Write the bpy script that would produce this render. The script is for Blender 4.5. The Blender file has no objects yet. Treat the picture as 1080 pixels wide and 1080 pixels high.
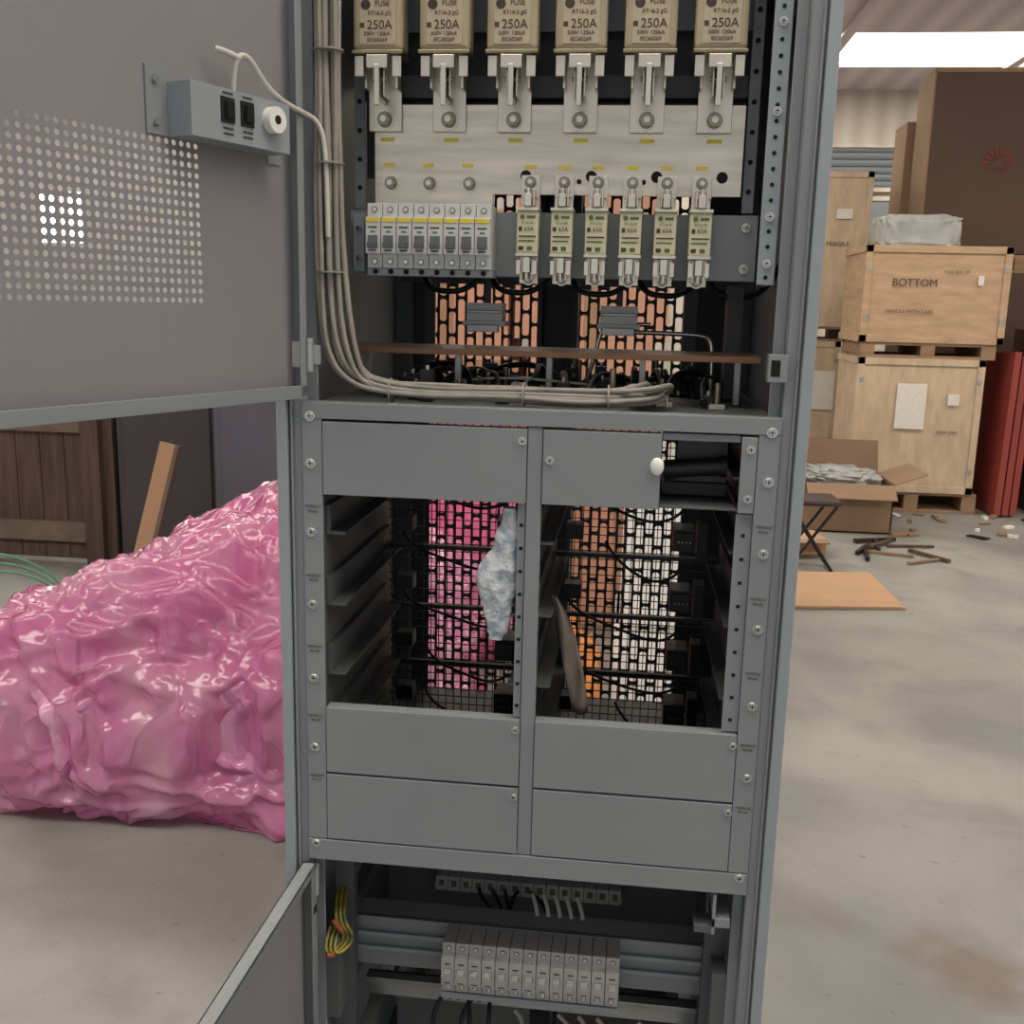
import bpy, bmesh, math, random
from mathutils import Vector, Matrix, noise
random.seed(7)
S=bpy.context.scene
try:
    S.view_settings.view_transform='Standard'
except Exception: pass

# ---------------------------------------------------------------- materials
def srgb(r,g,b):
    def c(v):
        v/=255.0
        return v/12.92 if v<=0.04045 else ((v+0.055)/1.055)**2.4
    return (c(r),c(g),c(b),1)
MATS={}
def mat(name,col,rough=0.5,metal=0.0,var=0.0,vscale=8.0,bump=0.0,bscale=60.0,coat=0.0,emit=0.0,stretch=None,col2=None,detail=4.0):
    if name in MATS: return MATS[name]
    m=bpy.data.materials.new(name); m.use_nodes=True
    nt=m.node_tree; N=nt.nodes; L=nt.links
    b=N['Principled BSDF']
    b.inputs['Roughness'].default_value=rough
    b.inputs['Metallic'].default_value=metal
    b.inputs['Base Color'].default_value=col
    b.inputs['Coat Weight'].default_value=coat
    if emit>0:
        b.inputs['Emission Color'].default_value=col
        b.inputs['Emission Strength'].default_value=emit
    if var>0 or bump>0 or col2:
        tc=N.new('ShaderNodeTexCoord'); mp=N.new('ShaderNodeMapping')
        L.new(tc.outputs['Object'],mp.inputs['Vector'])
        if stretch: mp.inputs['Scale'].default_value=stretch
    if var>0 or col2:
        n=N.new('ShaderNodeTexNoise'); n.inputs['Scale'].default_value=vscale; n.inputs['Detail'].default_value=detail
        L.new(mp.outputs[0],n.inputs['Vector'])
        r=N.new('ShaderNodeValToRGB')
        if col2:
            r.color_ramp.elements[0].color=col; r.color_ramp.elements[1].color=col2
            r.color_ramp.elements[0].position=0.45; r.color_ramp.elements[1].position=0.62
        else:
            r.color_ramp.elements[0].color=tuple(max(0,c*(1-var)) for c in col[:3])+(1,)
            r.color_ramp.elements[1].color=tuple(min(1,c*(1+var)) for c in col[:3])+(1,)
            r.color_ramp.elements[0].position=0.3; r.color_ramp.elements[1].position=0.7
        L.new(n.outputs['Fac'],r.inputs[0]); L.new(r.outputs[0],b.inputs['Base Color'])
    if bump>0:
        n2=N.new('ShaderNodeTexNoise'); n2.inputs['Scale'].default_value=bscale; n2.inputs['Detail'].default_value=3
        L.new(mp.outputs[0],n2.inputs['Vector'])
        bp=N.new('ShaderNodeBump'); bp.inputs['Strength'].default_value=bump; bp.inputs['Distance'].default_value=0.01
        L.new(n2.outputs['Fac'],bp.inputs['Height']); L.new(bp.outputs[0],b.inputs['Normal'])
    MATS[name]=m
    return m

PAINT=mat('cabinet_grey_paint',srgb(130,136,140),0.42,0.0,var=0.06,vscale=3,bump=0.05,bscale=900)
PAINTL=mat('cabinet_light_paint',srgb(144,152,159),0.4,0.0,var=0.04,vscale=3,bump=0.05,bscale=900)
DOORP=mat('door_inner_paint',srgb(134,131,136),0.5,0.0,var=0.07,vscale=2.5,bump=0.06,bscale=700)
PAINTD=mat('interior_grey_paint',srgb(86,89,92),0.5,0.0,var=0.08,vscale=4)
GUIDE=mat('module_guide_paint',srgb(72,75,78),0.5,0.0,var=0.08,vscale=4)
GALV=mat('galvanised_steel',srgb(176,178,178),0.38,0.75,var=0.10,vscale=25)
TIN=mat('tinned_busbar',srgb(206,199,184),0.28,0.85,var=0.16,vscale=9,bump=0.08,bscale=14,stretch=(1,1,9),detail=8)
TIN2=mat('tinned_bracket',srgb(214,208,194),0.3,0.8,var=0.08,vscale=20)
STEEL=mat('bright_steel',srgb(205,205,200),0.25,0.9)
ZINC=mat('zinc_bolt',srgb(150,140,118),0.3,0.85,var=0.1,vscale=60)
DARK=mat('black_plastic',srgb(26,26,28),0.45)
BLACKM=mat('black_wire_mesh',srgb(48,48,50),0.5,0.2)
HOLE=mat('hole_black',srgb(10,10,10),0.9)
CERAM=mat('fuse_ceramic',srgb(168,154,130),0.55,var=0.08,vscale=30)
CERAML=mat('fuse_label_pale',srgb(180,167,144),0.5,var=0.05,vscale=30)
CERAMG=mat('fuse_small_body',srgb(198,195,164),0.5,var=0.05,vscale=40)
INK=mat('label_ink',srgb(62,54,46),0.7)
INKG=mat('label_ink_green',srgb(80,98,62),0.7)
MCBW=mat('breaker_white',srgb(198,200,199),0.4)
MCBL=mat('breaker_lower_dimmed',srgb(172,174,173),0.4)  # breaker white darkened, the lower compartment's dim light is in the colour
MCBG=mat('breaker_toggle_grey',srgb(98,104,108),0.4)
YEL=mat('yellow_label',srgb(218,200,70),0.5)
GRN=mat('green_mark',srgb(70,140,70),0.5)
CABLE=mat('grey_cable',srgb(144,139,131),0.5,var=0.14,vscale=30)
CABLEW=mat('white_cable',srgb(200,196,188),0.45)
WHITEP=mat('white_plastic',srgb(232,232,228),0.35)
BROWNB=mat('brown_bakelite_board',srgb(156,116,86),0.45,var=0.15,vscale=20,stretch=(0.3,3,3))
YG=mat('yellow_green_wire',srgb(150,134,50),0.45,col2=srgb(66,100,56),vscale=60)
GREENW=mat('green_strap',srgb(90,140,122),0.4)
PAPER=mat('paper_label',srgb(226,222,214),0.7,var=0.05,vscale=40)
PLY=mat('crate_plywood',srgb(190,160,130),0.75,var=0.15,vscale=5,stretch=(1,1,4),bump=0.1,bscale=30)
PLY2=mat('crate_plywood_pale',srgb(200,178,152),0.75,var=0.13,vscale=6,stretch=(3,1,1))
WOOD=mat('pallet_wood',srgb(150,122,96),0.8,var=0.2,vscale=6,stretch=(0.5,3,6))
CARD=mat('cardboard',srgb(150,124,100),0.8,var=0.07,vscale=5)
CARD2=mat('cardboard_light',srgb(186,150,118),0.8,var=0.05,vscale=5)
CARDP=mat('cardboard_peach',srgb(222,172,142),0.8,var=0.06,vscale=5)
CARDD=mat('carton_dark',srgb(88,66,54),0.7,var=0.08,vscale=2)
DWOOD=mat('dark_weathered_wood',srgb(92,74,64),0.85,var=0.3,vscale=5,stretch=(6,6,0.5),bump=0.3,bscale=20)
DWOOD2=mat('weathered_batten',srgb(120,102,90),0.85,var=0.2,vscale=8)
REDP=mat('red_board',srgb(146,60,54),0.6,var=0.1,vscale=4)
FILMG=mat('grey_wrap_film',srgb(170,174,172),0.25,var=0.15,vscale=8,bump=0.5,bscale=14)
STACKG=mat('stacked_cabinet_paint',srgb(100,100,112),0.5,var=0.08,vscale=2)
SHADOWD=mat('shadow_panel_dark',srgb(74,68,72),0.6,var=0.1,vscale=2)  # brownish shadow put into a flat dark colour
FOAM=mat('white_foam',srgb(246,243,240),0.8)
ORANGE=mat('orange_wrap',srgb(232,150,80),0.5,var=0.2,vscale=12)
PINKB=mat('pink_bubble_wrap',srgb(240,124,176),0.35,var=0.12,vscale=14,bump=0.5,bscale=30,coat=0.4)
STOOLM=mat('stool_vinyl',srgb(58,50,48),0.45)

def film_mat(name,c0,c1,c2,transp,transl,bstr,scale=6.0):
    m=bpy.data.materials.new(name); m.use_nodes=True
    nt=m.node_tree;N=nt.nodes;L=nt.links;b=N['Principled BSDF']
    tc=N.new('ShaderNodeTexCoord')
    mp=N.new('ShaderNodeMapping');mp.inputs['Scale'].default_value=(1,1,0.5);mp.inputs['Rotation'].default_value=(0.3,0.5,0.2)
    L.new(tc.outputs['Object'],mp.inputs['Vector'])
    n=N.new('ShaderNodeTexNoise');n.inputs['Scale'].default_value=2.6;n.inputs['Detail'].default_value=5;n.inputs['Distortion'].default_value=1.0
    L.new(mp.outputs[0],n.inputs['Vector'])
    r=N.new('ShaderNodeValToRGB');e=r.color_ramp.elements
    e[0].position=0.32;e[0].color=c0;e[1].position=0.72;e[1].color=c2
    k=e.new(0.52);k.color=c1
    L.new(n.outputs['Fac'],r.inputs[0]);L.new(r.outputs[0],b.inputs['Base Color'])
    b.inputs['Roughness'].default_value=0.12
    b.inputs['IOR'].default_value=1.7
    b.inputs['Coat Weight'].default_value=1.0
    b.inputs['Coat Roughness'].default_value=0.05
    wn=N.new('ShaderNodeTexNoise');wn.inputs['Scale'].default_value=3.0;wn.inputs['Detail'].default_value=3
    L.new(mp.outputs[0],wn.inputs['Vector'])
    va=N.new('ShaderNodeVectorMath');va.operation='MULTIPLY_ADD';va.inputs[1].default_value=(0.6,0.6,0.6)
    L.new(wn.outputs['Color'],va.inputs[0]);L.new(mp.outputs[0],va.inputs[2])
    last=None
    for (f_,w_) in ((1.0,1.0),(2.6,0.45)):
        nn_=N.new('ShaderNodeTexNoise');nn_.inputs['Scale'].default_value=scale*f_;nn_.inputs['Detail'].default_value=0.5;nn_.inputs['Distortion'].default_value=0.5
        L.new(va.outputs[0],nn_.inputs['Vector'])
        s1=N.new('ShaderNodeMath');s1.operation='SUBTRACT';s1.inputs[1].default_value=0.5;L.new(nn_.outputs['Fac'],s1.inputs[0])
        s2=N.new('ShaderNodeMath');s2.operation='ABSOLUTE';L.new(s1.outputs[0],s2.inputs[0])
        s3=N.new('ShaderNodeMath');s3.operation='MULTIPLY';s3.inputs[1].default_value=-4.0*w_;L.new(s2.outputs[0],s3.inputs[0])
        if last is None:last=s3
        else:
            ad=N.new('ShaderNodeMath');ad.operation='ADD';L.new(last.outputs[0],ad.inputs[0]);L.new(s3.outputs[0],ad.inputs[1]);last=ad
    bp=N.new('ShaderNodeBump');bp.inputs['Strength'].default_value=bstr;bp.inputs['Distance'].default_value=0.02
    L.new(last.outputs[0],bp.inputs['Height']);L.new(bp.outputs[0],b.inputs['Normal']);L.new(bp.outputs[0],b.inputs['Coat Normal'])
    tr=N.new('ShaderNodeBsdfTranslucent');L.new(r.outputs[0],tr.inputs['Color'])
    mx=N.new('ShaderNodeMixShader');mx.inputs[0].default_value=transl
    L.new(b.outputs[0],mx.inputs[1]);L.new(tr.outputs[0],mx.inputs[2])
    o=mx
    if transp>0:
        t=N.new('ShaderNodeBsdfTransparent');t.inputs['Color'].default_value=c2
        m2=N.new('ShaderNodeMixShader');m2.inputs[0].default_value=transp
        L.new(mx.outputs[0],m2.inputs[1]);L.new(t.outputs[0],m2.inputs[2]);o=m2
    L.new(o.outputs[0],N['Material Output'].inputs[0])
    return m
PINK=film_mat('pink_plastic_film',srgb(232,130,190),srgb(238,164,206),srgb(242,202,222),0.38,0.12,0.75,4.0)
PINKIN=film_mat('pink_inner_film',srgb(228,112,180),srgb(238,160,204),srgb(244,214,226),0.0,0.15,0.8,5.0)
def concrete():
    m=bpy.data.materials.new('concrete_floor'); m.use_nodes=True
    nt=m.node_tree;N=nt.nodes;L=nt.links;b=N['Principled BSDF']
    tc=N.new('ShaderNodeTexCoord')
    def nz(sc,d,dist=0.0):
        n=N.new('ShaderNodeTexNoise');n.inputs['Scale'].default_value=sc;n.inputs['Detail'].default_value=d;n.inputs['Distortion'].default_value=dist
        L.new(tc.outputs['Object'],n.inputs['Vector']);return n
    n1=nz(1.5,10,0.6);r1=N.new('ShaderNodeValToRGB')
    r1.color_ramp.elements[0].position=0.34;r1.color_ramp.elements[0].color=srgb(132,133,130)
    r1.color_ramp.elements[1].position=0.66;r1.color_ramp.elements[1].color=srgb(164,164,160)
    L.new(n1.outputs['Fac'],r1.inputs[0])
    n2=nz(2.6,7,0.4);r2=N.new('ShaderNodeValToRGB')
    r2.color_ramp.elements[0].position=0.56;r2.color_ramp.elements[0].color=(0,0,0,1)
    r2.color_ramp.elements[1].position=0.74;r2.color_ramp.elements[1].color=(1,1,1,1)
    L.new(n2.outputs['Fac'],r2.inputs[0])
    mx=N.new('ShaderNodeMixRGB');mx.inputs[2].default_value=srgb(112,104,97)
    sc=N.new('ShaderNodeMath');sc.operation='MULTIPLY';sc.inputs[1].default_value=0.5
    L.new(r2.outputs[0],sc.inputs[0]);L.new(sc.outputs[0],mx.inputs[0]);L.new(r1.outputs[0],mx.inputs[1])
    vd=N.new('ShaderNodeVectorMath');vd.operation='DISTANCE';vd.inputs[1].default_value=(1.06,1.14,0.0)
    wn=nz(9,5);wm=N.new('ShaderNodeVectorMath');wm.operation='MULTIPLY_ADD';wm.inputs[1].default_value=(0.25,0.25,0)
    L.new(wn.outputs['Color'],wm.inputs[0]);L.new(tc.outputs['Object'],wm.inputs[2]);L.new(wm.outputs[0],vd.inputs[0])
    mr=N.new('ShaderNodeMapRange');mr.inputs[1].default_value=0.17;mr.inputs[2].default_value=0.06;mr.inputs[3].default_value=0.0;mr.inputs[4].default_value=0.6
    L.new(vd.outputs['Value'],mr.inputs[0])
    mx2=N.new('ShaderNodeMixRGB');mx2.inputs[2].default_value=srgb(112,88,78);L.new(mr.outputs[0],mx2.inputs[0]);L.new(mx.outputs[0],mx2.inputs[1])
    n4=nz(26,3);r4=N.new('ShaderNodeValToRGB');r4.color_ramp.elements[0].position=0.66;r4.color_ramp.elements[0].color=(0,0,0,1);r4.color_ramp.elements[1].position=0.76;r4.color_ramp.elements[1].color=(0.45,0.45,0.45,1)
    L.new(n4.outputs['Fac'],r4.inputs[0])
    mx3=N.new('ShaderNodeMixRGB');mx3.inputs[2].default_value=srgb(90,84,78);L.new(r4.outputs[0],mx3.inputs[0]);L.new(mx2.outputs[0],mx3.inputs[1])
    L.new(mx3.outputs[0],b.inputs['Base Color'])
    b.inputs['Roughness'].default_value=0.5
    n3=nz(60,4);bp=N.new('ShaderNodeBump');bp.inputs['Strength'].default_value=0.1;bp.inputs['Distance'].default_value=0.01
    L.new(n3.outputs['Fac'],bp.inputs['Height']);L.new(bp.outputs[0],b.inputs['Normal'])
    return m
CONC=concrete()
def corr(name,c1,c2,scale,axis):
    m=bpy.data.materials.new(name); m.use_nodes=True
    nt=m.node_tree;N=nt.nodes;L=nt.links;b=N['Principled BSDF']
    tc=N.new('ShaderNodeTexCoord');w=N.new('ShaderNodeTexWave');w.bands_direction=axis;w.inputs['Scale'].default_value=scale
    L.new(tc.outputs['Object'],w.inputs['Vector'])
    r=N.new('ShaderNodeValToRGB');r.color_ramp.elements[0].color=c1;r.color_ramp.elements[1].color=c2
    L.new(w.outputs['Fac'],r.inputs[0]);L.new(r.outputs[0],b.inputs['Base Color']);b.inputs['Roughness'].default_value=0.55
    return m
WALLM=corr('wall_sheet_metal',srgb(180,172,162),srgb(198,190,180),1.2,'X')
WALLG=corr('wall_sheet_metal_grey',srgb(154,150,148),srgb(166,162,160),1.2,'X')
CEILM=corr('ceiling_sheet_metal',srgb(182,172,178),srgb(206,196,200),1.0,'X')
SKYL=mat('skylight_glow',srgb(255,247,232),0.5,emit=6.3)
WING=mat('window_glow',srgb(240,244,250),0.5,emit=4.0)
GLASSD=mat('window_dark_glass',srgb(120,128,136),0.2)

# ---------------------------------------------------------------- mesh builder
class MB:
    def __init__(s,M=None):
        s.v=[];s.f=[];s.mi=[];s.sm=[];s.mats=[];s.M=M
    def _m(s,m):
        if m not in s.mats:s.mats.append(m)
        return s.mats.index(m)
    def add(s,vs,fs,m,smooth=False,T=None):
        o=len(s.v);i=s._m(m)
        for q in vs:
            q=Vector(q)
            if T is not None:q=T@q
            if s.M is not None:q=s.M@q
            s.v.append(q)
        for f in fs:
            s.f.append(tuple(o+k for k in f));s.mi.append(i);s.sm.append(smooth)
    def box(s,x0,x1,y0,y1,z0,z1,m,T=None):
        vs=[(x0,y0,z0),(x1,y0,z0),(x1,y1,z0),(x0,y1,z0),(x0,y0,z1),(x1,y0,z1),(x1,y1,z1),(x0,y1,z1)]
        fs=[(0,3,2,1),(4,5,6,7),(0,1,5,4),(1,2,6,5),(2,3,7,6),(3,0,4,7)]
        s.add(vs,fs,m,False,T)
    def cyl(s,p0,p1,r,m,n=14,r1=None,T=None):
        p0=Vector(p0);p1=Vector(p1);d=(p1-p0).normalized()
        a=Vector((0,0,1)) if abs(d.z)<0.9 else Vector((1,0,0))
        u=d.cross(a).normalized();w=d.cross(u)
        if r1 is None:r1=r
        vs=[];
        for k in range(n):
            t=2*math.pi*k/n
            vs.append(p0+(u*math.cos(t)+w*math.sin(t))*r)
        for k in range(n):
            t=2*math.pi*k/n
            vs.append(p1+(u*math.cos(t)+w*math.sin(t))*r1)
        s.add(vs,[(k,(k+1)%n,n+(k+1)%n,n+k) for k in range(n)],m,n>6,T)
        s.add(vs[:n],[tuple(reversed(range(n)))],m,False,T)
        s.add(vs[n:],[tuple(range(n))],m,False,T)
    def ball(s,c,r,m,n=12,sc=(1,1,1)):
        vs=[];fs=[]
        h=n//2
        for i in range(h+1):
            ph=math.pi*i/h
            for j in range(n):
                t=2*math.pi*j/n
                vs.append((c[0]+r*sc[0]*math.sin(ph)*math.cos(t),c[1]+r*sc[1]*math.sin(ph)*math.sin(t),c[2]+r*sc[2]*math.cos(ph)))
        for i in range(h):
            for j in range(n):
                fs.append((i*n+j,(i+1)*n+j,(i+1)*n+(j+1)%n,i*n+(j+1)%n))
        s.add(vs,fs,m,True)
    def build(s,name,parent=None,bevel=0.0,solid=0.0):
        me=bpy.data.meshes.new(name);me.from_pydata([tuple(q) for q in s.v],[],s.f)
        for m in s.mats:me.materials.append(m)
        me.polygons.foreach_set('material_index',s.mi)
        me.polygons.foreach_set('use_smooth',s.sm)
        me.update()
        ob=bpy.data.objects.new(name,me);S.collection.objects.link(ob)
        if parent:ob.parent=parent
        if solid>0:
            md=ob.modifiers.new('solid','SOLIDIFY');md.thickness=solid
        if bevel>0:
            md=ob.modifiers.new('bev','BEVEL');md.width=bevel;md.segments=2;md.limit_method='ANGLE';md.angle_limit=math.radians(50)
        return ob
def empty(name,loc=(0,0,0)):
    e=bpy.data.objects.new(name,None);e.empty_display_size=0.1;S.collection.objects.link(e)
    return e
def tubes(name,paths,r,m,parent=None):
    cu=bpy.data.curves.new(name,'CURVE');cu.dimensions='3D';cu.bevel_depth=r;cu.bevel_resolution=3;cu.resolution_u=8
    for p in paths:
        sp=cu.splines.new('NURBS');sp.points.add(len(p)-1)
        for k,q in enumerate(p):sp.points[k].co=(q[0],q[1],q[2],1)
        sp.order_u=min(4,len(p));sp.use_endpoint_u=True
    cu.materials.append(m)
    ob=bpy.data.objects.new(name,cu);S.collection.objects.link(ob)
    if parent:ob.parent=parent
    return ob
def text(name,body,loc,size,m,parent,M=None,align='CENTER',rz=0.0):
    cu=bpy.data.curves.new(name,'FONT');cu.body=body;cu.size=size;cu.align_x=align;cu.align_y='CENTER';cu.extrude=0.0001
    cu.materials.append(m)
    ob=bpy.data.objects.new(name,cu);S.collection.objects.link(ob)
    W=Matrix.Translation(loc)@Matrix.Rotation(rz,4,'Z')@Matrix.Rotation(math.pi/2,4,'X')
    if M is not None:W=M@W
    ob.matrix_world=W
    if parent:
        ob.parent=parent
    return ob

def screw(mb,x,y,z,r=0.0045,m=None):
    m=m or STEEL
    mb.cyl((x,y,z),(x,y-0.0012,z),r*1.35,m,16)
    mb.cyl((x,y-0.0012,z),(x,y-0.0035,z),r,m,16,r*0.75)
    mb.box(x-r*0.6,x+r*0.6,y-0.0038,y-0.0034,z-0.0005,z+0.0005,HOLE)
    mb.box(x-0.0005,x+0.0005,y-0.0038,y-0.0034,z-r*0.6,z+r*0.6,HOLE)
def bolt(mb,x,y,z,r=0.007):
    mb.cyl((x,y,z),(x,y-0.002,z),r*1.45,STEEL,20)
    mb.cyl((x,y-0.002,z),(x,y-0.0035,z),r*1.2,ZINC,16)
    mb.cyl((x,y-0.0035,z),(x,y-0.009,z),r,ZINC,6)
    mb.cyl((x,y-0.009,z),(x,y-0.0115,z),r*0.5,STEEL,10)

# ================================================================ CABINET
cab=empty('power_distribution_cabinet')
H=2.0
b=MB()
for sx in (-1,1):
    def bx(x0,x1,*a,m=PAINT):
        X0,X1=sorted((sx*x0,sx*x1));b.box(X0,X1,*a,m)
    bx(0.275,0.300,0.0,0.004,0.1,H)
    bx(0.297,0.300,0.0,0.6,0.1,H,m=PAINTL)
    bx(0.275,0.278,0.004,0.04,0.1,H)
    bx(0.291,0.304,-0.010,0.0,0.1,H,m=PAINTL)
    bx(0.286,0.289,-0.005,0.0,0.1,H,m=PAINT)
    bx(0.262,0.275,0.02,0.024,0.1,H)
    bx(0.27,0.297,0.57,0.60,0.1,H)
b.box(-0.30,0.30,0.0,0.6,H-0.004,H,PAINT)
b.box(-0.275,0.275,0.0,0.03,H-0.05,H-0.004,PAINT)
b.box(-0.30,0.30,0.02,0.6,0.0,0.1,PAINTD)
b.box(-0.275,0.275,0.0,0.6,0.1,0.104,PAINT)
b.build('frame_posts',cab,0.0012)

b=MB()
for sx in (-1,1):
    X0,X1=sorted((sx*0.251,sx*0.275))
    b.box(X0,X1,-0.003,0.001,0.777,1.313,PAINT)
b.box(-0.275,0.275,-0.004,0.02,1.313,1.332,PAINT)
b.box(-0.275,0.275,-0.004,0.02,0.748,0.776,PAINT)
b.box(-0.008,0.009,-0.002,0.012,0.777,1.312,PAINT)
b.box(-0.272,0.272,0.02,0.595,1.322,1.328,PAINTD)
b.box(-0.272,0.272,0.02,0.595,0.750,0.754,PAINTD)
b.build('front_rack_frame',cab,0.0008)
b=MB()
for z in (1.316,1.260,1.177,1.087,0.993,0.902,0.771):
    screw(b,-0.265,-0.003,z);screw(b,0.265,-0.003,z)
for (x,z) in ((-0.014,1.296),(-0.014,0.943),(-0.014,0.855),(0.246,0.942),(0.246,0.856),(0.018,1.275),(0.243,1.296),(0.243,1.24)):
    screw(b,x,-0.004,z,0.0035)
b.build('flange_screws',cab)
for k,z in enumerate((1.205,1.12,1.03,0.94,0.86)):
    for sx in (-1,1):
        text('flange_print','MODULE',(sx*0.2635,-0.0035,z+0.003),0.0045,INK,cab)
        text('flange_print','PM-%02d'%(k+1 if sx>0 else k+6),(sx*0.2635,-0.0035,z-0.003),0.0045,INK,cab)

# blank panels
b=MB()
def panel(x0,x1,z0,z1):
    b.box(x0+0.0008,x1-0.0008,-0.004,-0.001,z0+0.001,z1-0.001,PAINT)
    b.box(x0+0.0008,x1-0.0008,-0.001,0.015,z0+0.001,z0+0.003,PAINT)
    b.box(x0+0.0008,x1-0.0008,-0.001,0.015,z1-0.003,z1-0.001,PAINT)
panel(-0.251,-0.008,1.222,1.311)
panel(0.009,0.145,1.222,1.311)
panel(0.232,0.251,1.222,1.311)
for zz in ((0.868,0.956),(0.777,0.867)):
    panel(-0.251,-0.008,*zz);panel(0.009,0.251,*zz)
b.box(0.145,0.232,0.0,0.03,1.303,1.311,PAINT)
b.box(0.145,0.232,0.002,0.2,1.224,1.227,PAINTD)
b.build('blank_panels',cab,0.0008)
b=MB()
b.ball((0.140,-0.006,1.273),0.008,WHITEP,16,(1,0.6,1.3))
b.cyl((0.150,0.05,1.262),(0.215,0.05,1.268),0.011,DARK,16)
b.cyl((0.215,0.05,1.268),(0.222,0.05,1.268),0.013,DARK,16)
b.box(0.15,0.225,0.06,0.18,1.23,1.245,DARK)
b.box(0.165,0.225,0.07,0.075,1.245,1.30,PAINTD)
b.build('fan_duct_parts',cab,0.0006)

# bays
b=MB()
for x in (-0.2535,0.2515):
    b.box(x,x+0.002,0.0,0.34,0.756,1.32,GUIDE)
b.box(-0.0012,0.0012,0.01,0.34,0.756,1.32,GUIDE)
for (x0,x1) in ((-0.018,-0.009),(0.232,0.251)):
    b.box(x0,x1,0.002,0.004,0.957,1.221,PAINT)
    k=0.97
    while k<1.215:
        b.box((x0+x1)/2-0.0022,(x0+x1)/2+0.0022,0.0012,0.0022,k,k+0.004,HOLE)
        k+=0.022 if int(k*1000)%2 else 0.028
for z in (1.265,1.178,1.089,1.0,0.911,0.822):
    for (xw,sg) in ((-0.2515,1),(-0.0015,-1),(0.0015,1),(0.2515,-1)):
        X0,X1=sorted((xw,xw+sg*0.006));b.box(X0,X1,0.008,0.318,z-0.004,z+0.030,GUIDE)
        X0,X1=sorted((xw,xw+sg*0.024));b.box(X0,X1,0.008,0.318,z-0.006,z-0.003,GUIDE)
b.build('module_guides',cab,0.0005)
b=MB()
y=0.325
for (xa,xb) in ((-0.251,-0.002),(0.002,0.251)):
    x=xa+0.006
    while x<xb:
        b.box(x,x+0.0013,y,y+0.0013,0.756,1.32,BLACKM);x+=0.0122
    z=0.762
    while z<1.32:
        b.box(xa,xb,y-0.001,y+0.0003,z,z+0.0013,BLACKM);z+=0.0122
    for z in (1.262,1.175,1.085,0.992,0.902,0.815):
        b.box(xa,xb,y-0.012,y-0.002,z,z+0.006,DARK)
    for z in (1.215,1.125,1.035,0.945,0.86):
        b.box(xb-0.075,xb-0.045,y-0.05,y-0.002,z-0.016,z+0.016,DARK)
        b.box(xb-0.040,xb-0.026,y-0.035,y-0.002,z-0.028,z+0.022,DARK)
        b.box(xb-0.072,xb-0.048,y-0.056,y-0.05,z-0.012,z+0.012,BLACKM)
        b.box(xa+0.02,xa+0.045,y-0.03,y-0.002,z-0.010,z+0.012,DARK)
        for q in range(4):
            b.cyl((xb-0.068+q*0.0055,y-0.056,z),(xb-0.068+q*0.0055,y-0.062,z),0.0014,ZINC,8)
b.build('rear_wire_mesh',cab)
paths=[]
for (xa,xb) in ((-0.251,-0.002),(0.002,0.251)):
    for z in (1.17,1.08,0.99,0.90,0.83):
        x0=xb-0.06;x1=xa+0.03+random.random()*0.1
        paths.append([(x0,y-0.04,z),(x0-0.02,y-0.05,z-0.01-random.random()*0.02),((x0+x1)/2,y-0.03,z-0.03*random.random()),(x1,y-0.02,z+0.01),(x1-0.01,y-0.01,z+0.03)])
tubes('bay_cables',paths,0.0022,DARK,cab)

# back door with slotted ventilation
b=MB()
y0,y1=0.596,0.599
zones=((-0.243,-0.053),(0.014,0.204))
zlo,zhi=0.30,1.80
b.box(-0.297,-0.243,y0,y1,0.1,H-0.01,PAINTD);b.box(-0.053,0.014,y0,y1,0.1,H-0.01,PAINTD);b.box(0.204,0.297,y0,y1,0.1,H-0.01,PAINTD)
for (xa,xb) in zones:
    b.box(xa,xb,y0,y1,0.1,zlo,PAINTD);b.box(xa,xb,y0,y1,zhi,H-0.01,PAINTD)
    n=12;p=(xb-xa)/n
    for k in range(n):
        xx=xa+(k+0.5)*p;w=0.0058
        off=0.0 if k%2==0 else 0.021
        b.box(xx-p/2,xx-w,y0,y1,zlo,zhi,PAINTD);b.box(xx+w,xx+p/2,y0,y1,zlo,zhi,PAINTD)
        z=zlo+off-0.042
        while z<zhi:
            za=max(zlo,z);zb=min(zhi,z+0.0055)
            if zb>za:
                b.box(xx-w,xx+w,y0,y1,za,zb,PAINTD)
                for (zz,sg) in ((zb,1),(za,-1)):
                    b.add([(xx-w,y0,zz),(xx-w,y0,zz+sg*0.003),(xx-w+0.003,y0,zz)],[(0,1,2)],PAINTD)
                    b.add([(xx+w,y0,zz),(xx+w,y0,zz+sg*0.003),(xx+w-0.003,y0,zz)],[(0,1,2)],PAINTD)
            z+=0.042
b.box(-0.053,-0.045,0.55,0.596,0.1,H-0.01,PAINTD);b.box(0.006,0.014,0.55,0.596,0.1,H-0.01,PAINTD)
b.build('rear_vent_door',cab)

# ---------------- upper compartment
b=MB()
for sx in (-1,1):
    X0,X1=sorted((sx*0.240,sx*0.259))
    b.box(X0,X1,0.030,0.032,1.477,H-0.01,PAINTL if sx>0 else PAINT)
    Xa,Xb=sorted((sx*0.2575,sx*0.2595))
    b.box(Xa,Xb,0.032,0.12,1.477,H-0.01,PAINT)
    Xa,Xb=sorted((sx*0.2255,sx*0.2385))
    b.box(Xa,Xb,0.105,0.107,1.56,H-0.01,PAINT)
    z=1.485;k=0
    while z<1.97:
        xc=sx*0.2495
        b.cyl((xc,0.0301,z),(xc,0.0293,z),0.0024,HOLE,10)
        if k%2==0:b.cyl((sx*0.232,0.1051,z),(sx*0.232,0.1043,z),0.003,HOLE,10)
        z+=0.0165;k+=1
for z in (1.50,1.55,1.66,1.75):
    screw(b,0.2495,0.029,z,0.0035);screw(b,-0.2495,0.029,z,0.0035)
b.box(-0.243,0.245,0.100,0.103,1.482,1.557,PAINT)
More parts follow.
